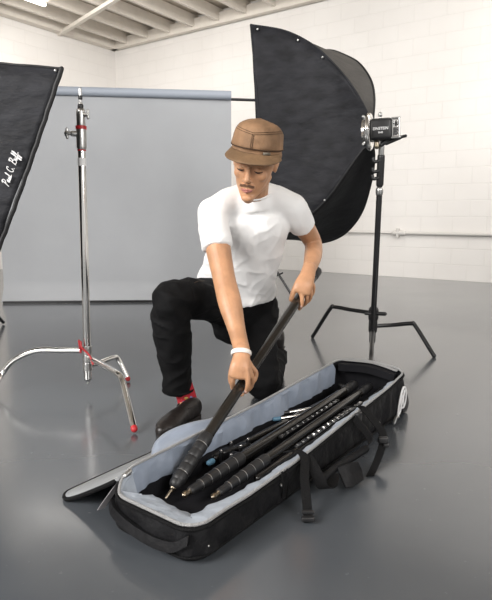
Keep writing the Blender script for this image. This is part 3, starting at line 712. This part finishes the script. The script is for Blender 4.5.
# slotted strips between the tubes
def strip(label, a, b, z0, z1):
    p, q = fl(*a, z0), fl(*b, z1); d = (q-p).normalized(); L = (q-p).length; s = V((-d.y, d.x, 0)); R = Matrix((d, s, d.cross(s))).transposed()
    t = thing('slotted_rail', label, 'rail', p)
    bm = bmesh.new(); box(bm, (p+q)/2, (L, .014, .005), R, .001); obj('rail', bm, M['blackmetal'], t)
    bm = bmesh.new(); k = int(L/.032)
    for i in range(k): box(bm, p+d*(i+.5)*L/k+Z*.004, (.015, .011, .002), R)
    obj('bright_slots', bm, M['chrome'], t)
strip('black rail with bright slots between the thick tube and middle tube', (280, 438), (338, 400), .088, .112)
strip('black rail with bright slots between the middle tube and thin tube', (296, 447), (352, 407), .080, .105)
strip('short black rail with bright slots beside the front grey lining', (312, 437), (362, 402), .085, .108)
for lab, a, b, m_ in (('thin chrome rod lying across the far half of the bag', (284, 413), (320, 407), 'chrome'), ('thin blue-banded rod crossing beside the chrome rod in the bag', (276, 419), (306, 414.5), 'chrome')):
    t = thing('steel_rod', lab, 'rod', fl(*a, .08)); bm = bmesh.new(); tube(bm, [fl(*a, .08), fl(*b, .085)], .0062, seg=12); obj('rod', bm, M[m_], t)
    bm = bmesh.new(); p = fl(*a, .08); q = fl(*b, .085); tube(bm, [p-(q-p)*.05, p+(q-p)*.12], .0075, seg=12); obj('sleeve', bm, M['blue'] if 'blue' in lab else M['blackplastic'], t)

# ================= THE MAN =================
PR = bp(0, 0, 0)
man = bpy.data.objects.new('person', None)
HC = at(254.8, 165, 2.07)
HM = Matrix.Translation(HC) @ (Matrix.Rotation(math.radians(-11), 4, 'Z') @ Matrix.Rotation(math.radians(10), 4, 'Y') @ Matrix.Rotation(math.radians(15), 4, 'X'))
def hl(x, y, z): return HM @ V((x, y, z))
HR3 = HM.to_3x3()
bm = bmesh.new()
def hell(b, c, r): ell(b, hl(*c), r, HR3)
def htube(b, pts, r, side=None, **k): tube(b, [hl(*p) for p in pts], r, side=(HR3 @ V(side)) if side else None, **k)
hell(bm, (0, .012, .035), (.076, .094, .085))
htube(bm, [(0, -.012, .05), (0, -.018, .01), (0, -.024, -.03), (0, -.032, -.065), (0, -.044, -.092), (0, -.052, -.108)], [(.074, .074), (.073, .074), (.065, .066), (.052, .056), (.034, .042), (.022, .028)], side=(1, 0, 0), seg=24)
hell(bm, (0, -.078, -.104), (.021, .016, .014))
for s in (-1, 1):
    htube(bm, [(s*.055, .000, -.035), (s*.046, -.020, -.066), (s*.014, -.068, -.101)], [.013, .011, .011])
    hell(bm, (s*.036, -.060, -.020), (.024, .020, .024))
    hell(bm, (s*.012, -.103, -.036), (.0075, .010, .007))
    hell(bm, (s*.031, -.080, .000), (.0155, .0105, .0095))
    hell(bm, (s*.075, .010, .008), (.008, .017, .027)); hell(bm, (s*.079, .016, .016), (.006, .015, .019))
    htube(bm, [(s*.046, -.076, .020), (s*.028, -.088, .024), (s*.008, -.091, .020)], [.007, .0085, .007])
htube(bm, [(0, -.086, .020), (0, -.094, .002), (0, -.108, -.020), (0, -.116, -.033)], [(.009, .008), (.0085, .009), (.0095, .010), (.0115, .0105)], side=(1, 0, 0))
hell(bm, (0, -.084, -.064), (.027, .015, .018)); hell(bm, (0, -.094, -.050), (.013, .008, .010))
htube(bm, [(-.020, -.090, -.068), (0, -.0985, -.0655), (.020, -.090, -.068)], [.0035, .0045, .0035]); htube(bm, [(-.016, -.090, -.076), (0, -.0975, -.0775), (.016, -.090, -.076)], [.0035, .0055, .0035])
# neck
nb = at(252, 203, 2.21)
tube(bm, [nb, nb.lerp(hl(0, .02, -.05), .5), hl(0, .02, -.04)], [.052, .058, .057])
# trunk and legs (under the clothes)
hipc = at(240, 304, 2.47)
sp = [hipc, at(239, 285, 2.42), at(247, 250, 2.33), at(252, 222, 2.24), at(254, 205, 2.20)]
tube(bm, sp, [(.13, .09), (.13, .09), (.125, .085), (.12, .07), (.07, .045)], side=(1, 0, 0), smooth=3, seg=24)
RS, LS = at(213, 212, 2.14), at(292, 207, 2.22)
tube(bm, [RS, at(230, 203, 2.17), at(254, 199, 2.19), at(275, 200, 2.20), LS], [.040, .038, .040, .038, .040])
# right arm (left of the picture)
hp = pole_at(241); Yp = hp.y
RE = at(224, 278, 2.00)
tube(bm, [RS, at(218, 247, 2.07), RE, at(230, 303, 1.935), at(236.5, 329, 1.875), at(241.8, 350, Yp+.012)], [.050, .047, .041, (.042, .038), (.031, .028), (.0275, .0205)], side=(1, .2, 0), smooth=4, seg=20)
def P(px, py, dy): return at(px, py, Yp+dy)
tube(bm, [P(241.8, 348, .012), P(241.5, 357, -.006), P(240.3, 366, -.026), P(239, 375.5, -.032)], [(.027, .019), (.029, .018), (.034, .0165), (.0365, .014)], side=(1, .1, 0), smooth=3, seg=18)
def finger(pts, r0, fn): 
    n = len(pts); q = [fn(*p) for p in pts]; rr = [r0*(1-.22*i/(n-1)) for i in range(n)]
    tube(bm, q, rr, seg=12, smooth=4)
finger([(246.5, 368, -.032), (248, 378, -.035), (247.6, 386, -.030), (246, 392, -.014)], .0095, P)
finger([(248.5, 368, -.024), (252, 377, -.018), (251.5, 386, .004), (246, 392, .024)], .009, P)
finger([(234, 369, -.028), (233, 379, -.026), (232.6, 387, .000), (237, 393.5, .024), (242, 394.5, .026)], .0098, P)
finger([(232.5, 366, -.022), (230.4, 374, -.016), (230.6, 382, .006), (235, 388, .030)], .0088, P)
finger([(247, 360, -.008), (251.5, 367, -.002), (256, 373, .002), (254.5, 380, -.002)], .0105, P)
# left arm (right of the picture)
Yq = 2.15
LE = at(313, 243, 2.37)
def Q(px, py, dy): return at(px, py, Yq+dy)
tube(bm, [LS, at(304, 227, 2.30), LE, at(313, 256, 2.27), Q(309.5, 269, .035)], [.048, .043, (.037, .038), (.036, .032), (.0275, .022)], side=(1, 0, 0), smooth=4, seg=20)
tube(bm, [Q(309.5, 267, .035), Q(307.5, 275, .0), Q(304, 284, -.026), Q(301.5, 291, -.034)], [(.027, .021), (.030, .018), (.036, .017), (.037, .014)], side=(1, .1, .0), smooth=3, seg=18)
finger([(297.5, 283, -.026), (293.8, 291, -.031), (291, 299.5, -.020)], .0120, Q)
finger([(299.5, 289, -.034), (302, 297.5, -.037), (301.5, 305, -.030), (299.5, 309, -.012)], .0095, Q)
finger([(305, 288, -.031), (307.2, 296, -.026), (305.5, 303.5, -.004), (300, 307, .020)], .0092, Q)
finger([(309, 285, -.022), (311.2, 293, -.012), (309, 300.5, .008), (303, 304, .026)], .0088, Q)
finger([(311, 280, -.010), (313.8, 287.5, .000), (312, 295, .016), (306, 299, .030)], .008, Q)
# legs
RK = at(170, 299, 2.06); RA = at(186, 397, 2.20)
LK = V((.078, 2.43, .072)); LA = V((.150, 2.80, .10))
RHip, LHip = at(226, 303, 2.45), at(256, 306, 2.49)
tube(bm, [RHip, RHip.lerp(RK, .5), RK, at(173, 345, 2.14), at(180, 384, 2.20), RA, RA+V((0, -.005, -.03))], [.07, .065, .05, .045, .038, .034, .03])
tube(bm, [LHip, LHip.lerp(LK, .5), LK, LK.lerp(LA, .5), LA, LA+V((.01, .05, -.05))], [.07, .065, .05, .045, .034, .03])
me = remesh(bm, .0030, 5, .5)
body = link('body', me, M['skin'], None)
man['label'] = 'kneeling man in white t-shirt, black trousers and brown cap holding the pole over the bag'; man['category'] = 'person'
C.objects.link(man); man.location = (0.0, 2.3, 0); PM[man.name] = Matrix.Translation(V((0, 2.3, 0)))
body.parent = man; body.matrix_parent_inverse = PM[man.name].inverted()
# fingernails
for q, fn in (((245.8, 391.3, -.024), P), ((301, 306.6, -.036), Q)):
    b = bmesh.new(); ell(b, fn(*q), (.0045, .003, .0055), u=10, v=8); obj('fingernail', b, M['nail'], man)
# face details
b = bmesh.new(); htube(b, [(-.020, -.0925, -.0705), (-.006, -.1005, -.0685), (0, -.1000, -.0695), (.006, -.1005, -.0685), (.020, -.0925, -.0705)], [.002, .0036, .0033, .0036, .002]); htube(b, [(-.017, -.0925, -.0745), (0, -.1010, -.0765), (.017, -.0925, -.0745)], [.002, .0048, .002]); o = obj('lips', b, M['lip'], man)
b = bmesh.new()
for s in (-1, 1):
    for k in range(26):
        x = s*(.003+.022*k/25); y = -.1045+19*x*x; z = -.0530-.0045*(k/25)**1.5
        htube(b, [(x, y+.0025, z+.0025), (x*1.04, y-.0008, z-.001), (x*1.08, y-.0002, z-.0040)], [.0008, .0009, .0004], seg=5)
o = obj('moustache', b, M['stubble'], man)
for s in (-1, 1):
    b = bmesh.new(); htube(b, [(s*.013, -.0965, .0235), (s*.026, -.0955, .0285), (s*.040, -.086, .0275), (s*.050, -.074, .0225)], [(.0030, .0035), (.0028, .0040), (.0028, .0033), (.001, .001)], smooth=3); obj('eyebrow', b, M['hair'], man)
    b = bmesh.new(); htube(b, [(s*.018, -.0865, -.0045), (s*.025, -.0905, -.0060), (s*.032, -.0905, -.0065), (s*.040, -.0855, -.0055), (s*.046, -.078, -.0035)], [.0010, .0020, .0024, .0020, .0010], smooth=3); obj('eyelash', b, M['eye'], man)
b = bmesh.new(); hell(b, (0, .026, .036), (.0775, .090, .076)); obj('hair', b, M['hair'], man)
# cap
def crown(th, z):              # th from front, metres
    prof = [(.020, 1.0), (.045, 1.01), (.07, 1.015), (.095, .985), (.118, .915), (.135, .80), (.147, .62), (.154, .40), (.157, .18), (.158, .0)]
    k = interp(prof, z); a, bb = .0915*k, .106*k
    return V((a*math.sin(th), .006-bb*math.cos(th), z+(.006*math.cos(th) if z > .06 else 0)))
b = bmesh.new(); rows = []
zs = [.038, .044, .050, .058, .064, .070, .075, .09, .105, .118, .128, .137, .145, .151, .155, .1575]
for z in zs:
    row = []
    for k in range(65):
        p = crown(2*PI*k/64, z); w = .0022*noise.noise(p*38)+.0035*noise.noise(p*16)
        if .056 < z < .066: w -= .003
        n_ = V((p.x, p.y-.006, 0)).normalized() if z < .15 else V((0, 0, 1)); row.append(hl(*(p+n_*w)))
    row[-1] = row[0]; rows.append(row)
grid(b, rows); bmesh.ops.remove_doubles(b, verts=b.verts, dist=.0002)
cap = obj('cap', b, M['cap'], man); s_ = cap.modifiers.new('s', 'SOLIDIFY'); s_.thickness = .003; s_.offset = -1
def capchild(nm, b, m_):
    o = obj(nm, b, m_); o.parent = cap; o.matrix_parent_inverse = PM[man.name].inverted() if False else cap.matrix_world.inverted(); return o
cap.matrix_parent_inverse = PM[man.name].inverted()
bpy.context.view_layer.update()
b = bmesh.new(); htube(b, [tuple(crown(2*PI*k/48, .066)*1.0) for k in range(49)], .0022, seg=6, cap=None); capchild('fold_shade', b, M['seam'])  # dark tube round the crown paints in the fold's shadow
b = bmesh.new()
for off in (-.0035, .0035): htube(b, [tuple(crown(off/.11+.0, z)+V((0, -.0012, 0))) for z in (.068, .075, .085, .097, .112)], .0009, seg=5)
for dz in (.0, .006): htube(b, [tuple(crown(math.radians(a), .112+dz-.00*abs(a)/60+.010*abs(math.sin(math.radians(a*1.2))))*1.004) for a in range(-95, 96, 5)], .0009, seg=5)
capchild('stitching', b, M['seam'])
b = bmesh.new(); q = crown(math.radians(26), .060)*1.02; q2 = crown(math.radians(42), .060)*1.02
up = V((0, 0, .0045)); b.faces.new([b.verts.new(hl(*x)) for x in (q-up, q2-up, q2+up, q+up)]); o = capchild('woven_label', b, M['caplabel']); s_ = o.modifiers.new('s', 'SOLIDIFY'); s_.thickness = .002
b = bmesh.new(); rows = []
for j in range(9):
    f = j/8; row = []
    for k in range(41):
        a = -78+156*k/40; ar = math.radians(a); p = crown(ar, .056)
        ext = .058*max(0, math.cos(ar*.98))**.85*f
        d = V((math.sin(ar)*.45, -1, 0)).normalized()
        p = V((p.x*(.955+.045*f), (p.y-.006)*(.955+.045*f)+.006, p.z)); row.append(hl(*(p+d*ext+V((0, 0, -.22*ext-.010*f-.004*(abs(math.sin(ar))**2)*f)))))
    rows.append(row)
grid(b, rows); o = capchild('brim', b, M['brim']); s_ = o.modifiers.new('s', 'SOLIDIFY'); s_.thickness = .0045; s_.offset = 0
b = bmesh.new(); tube(b, rows[-1], .0026, seg=6); capchild('brim_edge', b, M['brim'])

# t-shirt
b = bmesh.new()
sp = [at(236, 296, 2.44), at(237, 282, 2.42), at(242, 262, 2.36), at(248, 240, 2.30), at(252, 220, 2.23), at(254, 207, 2.20)]
tube(b, sp, [(.172, .128), (.168, .126), (.158, .120), (.152, .116), (.150, .104), (.115, .078)], side=(1, 0, 0), smooth=4, seg=32, cap='flat')
tube(b, [RS+V((0, 0, .0)), at(229, 203, 2.17), at(242, 195, 2.18)], [.058, .062, .045]); tube(b, [LS, at(276, 200, 2.21), at(264, 192, 2.19)], [.058, .062, .045])
tube(b, [at(240, 203, 2.17), at(262, 203, 2.19)], .055)
NC = at(251.5, 191.5, 2.17); NA = V((0, -.50, .87)); NU = V((1, 0, 0)); NW = NA.cross(NU)
tube(b, [NC-NA*.05, NC], [(.092, .084), (.0735, .066)], side=NU, seg=28, cap='flat')
def sleeve(ps, rr):
    tube(b, ps, rr, smooth=4, seg=24, cap='flat')
    tube(b, [ps[0]-(ps[1]-ps[0]).normalized()*.0, ps[0]+(ps[1]-ps[0])*.1], rr[0])
e1 = at(217, 248.5, 2.065)
sleeve([RS, at(214, 230, 2.10), e1], [.061, .059, .055])
e2 = at(303.5, 226.5, 2.295)
sleeve([LS, at(297.5, 216, 2.25), e2], [.060, .059, .054])
me = remesh(b, .0055, 22, .5)
def shirt_w(c, n):
    def rid(p): return max(0, 1-2.6*abs(noise.noise(p)))**2
    w = .006*noise.noise(V((c.x*7, c.y*7, c.z*4)))
    ch = 1-.6*max(0, min(1, (c.z-.78)/.08)); w += ch*.0065*rid(V((c.x*9+c.z*5, c.y*6, c.z*3-c.x*4)))+ch*.005*rid(V((c.x*13-c.z*9+5, c.y*9, c.z*5+c.x*5)))
    g = max(0, min(1, (.80-c.z)/.2)); w += g*(.006*math.sin(c.x*48+c.z*31+3*noise.noise(c*5))+.006*rid(V((c.x*12, c.y*8, c.z*16+c.x*8))))
    w = w*.6-.003
    return w
displace(me, shirt_w)
# hollow the neck: pull down nothing, collar ring covers the join
tee = link('t_shirt', me, M['tee'], man)
b = bmesh.new()
cc = [NC+NU*.0745*math.cos(2*PI*k/48)+NW*.066*math.sin(2*PI*k/48) for k in range(49)]; tube(b, cc, .005, seg=8, cap=None)
o = obj('collar', b, M['tee']); o.parent = tee; bpy.context.view_layer.update(); o.matrix_parent_inverse = tee.matrix_world.inverted()
def hemring(c, ax_, r, nm, m_, par, k=28, th=.0035):
    u = ax_.cross(V((0, 0, 1)) if abs(ax_.z) < .9 else V((1, 0, 0))).normalized(); w = ax_.cross(u)
    b = bmesh.new(); tube(b, [c+u*r[0]*math.cos(2*PI*i/k)+w*r[1]*math.sin(2*PI*i/k) for i in range(k+1)], th, seg=6, cap=None)
    o = obj(nm, b, m_); o.parent = par; o.matrix_parent_inverse = par.matrix_world.inverted(); return o

# trousers
b = bmesh.new()
tube(b, [at(237, 296, 2.45), hipc+V((0, .01, -.02)), hipc+V((0, .03, -.09))], [(.150, .112), (.155, .125), (.13, .11)], side=(1, 0, 0), seg=28)
tube(b, [at(228, 303, 2.43), at(210, 300, 2.31), at(190, 299, 2.18), at(171, 299, 2.07), at(170, 307, 2.07)], [.098, .090, .079, .068, .066], smooth=4, seg=24)
tube(b, [at(171, 299, 2.07), at(171.5, 320, 2.10), at(173, 345, 2.14), at(176, 368, 2.18), at(178, 389, 2.20)], [.066, .073, .066, .060, .061], smooth=4, seg=24, cap='flat')
tube(b, [LHip+V((.0, 0, .0)), at(258, 330, 2.46), at(260, 360, 2.43), LK+V((0, -.01, .005)), LK+V((.02, .10, .0)), LK.lerp(LA, .6), LA+V((0, -.01, .0))], [.098, .088, .080, .074, .072, .065, .058], smooth=4, seg=24)
me = remesh(b, .0055, 6, .5)
def tw(c, n):
    w = .006*max(0, 1-2.5*abs(noise.noise(V((c.x*8, c.y*10, c.z*15)))))**2+.006*noise.noise(V((c.x*12, c.y*12, c.z*8)))+.004*noise.noise(V((c.x*26, c.y*20, c.z*30)))
    return w
displace(me, tw)
tr = link('trousers', me, M['trouser'], man); bpy.context.view_layer.update()
hemring(at(178, 389.5, 2.20), V((.02, .05, -1)).normalized(), (.061, .061), 'hem', M['trouser'], tr, th=.005)
b = bmesh.new(); tube(b, cr([at(206, 281, 2.235), at(198, 281.5, 2.165), at(192, 284, 2.12)], 5), .0022, seg=6); o = obj('pocket_seam', b, M['seam']); o.parent = tr; o.matrix_parent_inverse = tr.matrix_world.inverted()
# sock
b = bmesh.new(); tube(b, [at(182, 384, 2.20), at(186.5, 397, 2.205), at(189, 408, 2.215)], [.041, .040, .042], seg=24); sock = obj('sock', b, M['sock'], man); bpy.context.view_layer.update()
for q, m_, r_ in (((186, 398, 2.166), 'patch', .009), ((189.5, 401, 2.168), 'patch', .008), ((184, 402, 2.166), 'patchb', .007), ((191, 397, 2.172), 'patchb', .006), ((182.5, 399, 2.170), 'patch', .006)):
    b = bmesh.new(); ell(b, at(*q), (r_, .004, r_*.7), u=10, v=8); o = obj('sock_motif', b, M[m_]); o.parent = sock; o.matrix_parent_inverse = sock.matrix_world.inverted()
# shoes
def shoe(heel, toe, up, nm='shoe'):
    d = (toe-heel); L = d.length; d.normalize(); s = d.cross(up).normalized(); up = s.cross(d)
    def S(x, y, z): return heel+d*x*L+s*y+up*z
    b = bmesh.new()
    prof = [(.06, .030, .042, .040), (.16, .035, .046, .042), (.30, .034, .045, .040), (.45, .037, .040, .036), (.62, .044, .038, .033), (.78, .047, .032, .028), (.90, .040, .027, .024), (.97, .026, .022, .020)]
    tube(b, [S(x, 0, zc_+.006) for x, a_, b_, zc_ in prof], [(a_, b_) for x, a_, b_, zc_ in prof], side=s, smooth=4, seg=24)
    me = remesh(b, .004, 4)
    for v in me.vertices:
        h = (v.co-heel).dot(up)
        if h < .018: v.co += up*(.018-h)
    o = link(nm, me, M['shoe'], man); bpy.context.view_layer.update()
    b = bmesh.new(); out = []
    N_ = 40
    def wd(x): return interp([(0, .012), (.02, .024), (.08, .034), (.2, .037), (.45, .038), (.7, .050), (.85, .047), (.95, .033), (.99, .018), (1, .006)], x)
    xs = [i/24 for i in range(25)]
    loop = [(x, wd(x)) for x in xs]+[(x, -wd(x)) for x in reversed(xs)]
    rr_ = []
    for z_, k in ((0.0, .97), (.004, 1.0), (.018, 1.0), (.022, .96)): rr_.append([b.verts.new(S(x, y*k, z_)) for x, y in loop])
    for A, B in zip(rr_, rr_[1:]):
        for k in range(len(A)): b.faces.new((A[k], A[(k+1) % len(A)], B[(k+1) % len(A)], B[k]))
    b.faces.new(rr_[0][::-1]); b.faces.new(rr_[-1])
    q = obj('sole', b, M['sole']); q.parent = o; q.matrix_parent_inverse = o.matrix_world.inverted()
    b = bmesh.new(); tube(b, [S(.30, -.035, .074), S(.40, -.028, .074), S(.44, 0, .080), S(.40, .028, .074), S(.30, .035, .074)], .003, seg=6)
    q = obj('tongue_seam', b, M['sole']); q.parent = o; q.matrix_parent_inverse = o.matrix_world.inverted()
    return o
hz = fl(197, 417, 0); tz = fl(160.5, 438, 0)
shoe(hz, tz, Z)
shoe(V((.165, 2.86, .235)), V((.150, 2.885, .006)), V((.05, -1, .10)).normalized())
# wristband
c = at(241.2, 353, Yp+.006)
wx = (at(241.8, 357, Yp-.004)-at(241.8, 349, Yp+.014)).normalized()
u_ = V((1, .2, 0)); u_ = (u_-wx*u_.dot(wx)).normalized(); w_ = wx.cross(u_)
b = bmesh.new(); rows = []
for i in range(33):
    a = 2*PI*i/32; r0 = c+u_*.0315*math.cos(a)+w_*.0245*math.sin(a); nr = (u_*math.cos(a)+w_*math.sin(a))
    rows.append([r0+wx*.008*math.cos(x)+nr*.003*math.sin(x) for x in [2*PI*k/10 for k in range(11)]])
grid(b, rows); bmesh.ops.remove_doubles(b, verts=b.verts, dist=.0001); obj('wristband', b, M['band'], man)

# ================= LIGHT =================
def area(name, loc, tgt, sx, sy, e, col=(1, 1, 1)):
    l = bpy.data.lights.new(name, 'AREA'); l.shape = 'RECTANGLE'; l.size = sx; l.size_y = sy; l.energy = e; l.color = col
    o = bpy.data.objects.new(name, l); C.objects.link(o); o.location = loc; o.rotation_euler = (V(tgt)-V(loc)).to_track_quat('-Z', 'Y').to_euler()
area('key_light', (-3.8, -1.0, 3.0), (0, 2.4, .5), 3.0, 2.2, 430, (1, .98, .96))  # added soft key from the upper left, not an actual window
area('wall_fill', (3.0, 3.6, 3.5), (3.1, 7.2, 1.2), 4.0, 1.6, 155, (1, .98, .95))  # unseen helper added to brighten the right wall
area('fill_light', (3.5, -2.5, 3.2), (.3, 2.2, .6), 3, 2.5, 260, (1, .98, .96))
l = bpy.data.lights.new('backdrop_fill_spot', 'SPOT'); l.energy = 125; l.spot_size = math.radians(48); l.spot_blend = 1; l.shadow_soft_size = .5; l.color = (1, .99, .97)  # unseen spot added to give the backdrop a light gradient
o = bpy.data.objects.new('backdrop_fill_spot', l); C.objects.link(o); o.location = (.2, 2.4, 3.5); o.rotation_euler = (V((-.8, 5.35, 1.55))-V(o.location)).to_track_quat('-Z', 'Y').to_euler()
area('rear_light', (-2.0, 7.2, 3.5), (-1.4, 8.6, .8), 3, 1.0, 70, (1, .97, .93))
W = bpy.data.worlds.new('world'); bpy.context.scene.world = W; W.use_nodes = True
W.node_tree.nodes['Background'].inputs[0].default_value = (1, .975, .945, 1); W.node_tree.nodes['Background'].inputs[1].default_value = .66
sc = bpy.context.scene; sc.view_settings.view_transform = 'Standard'; sc.view_settings.look = 'None'; sc.view_settings.exposure = 0
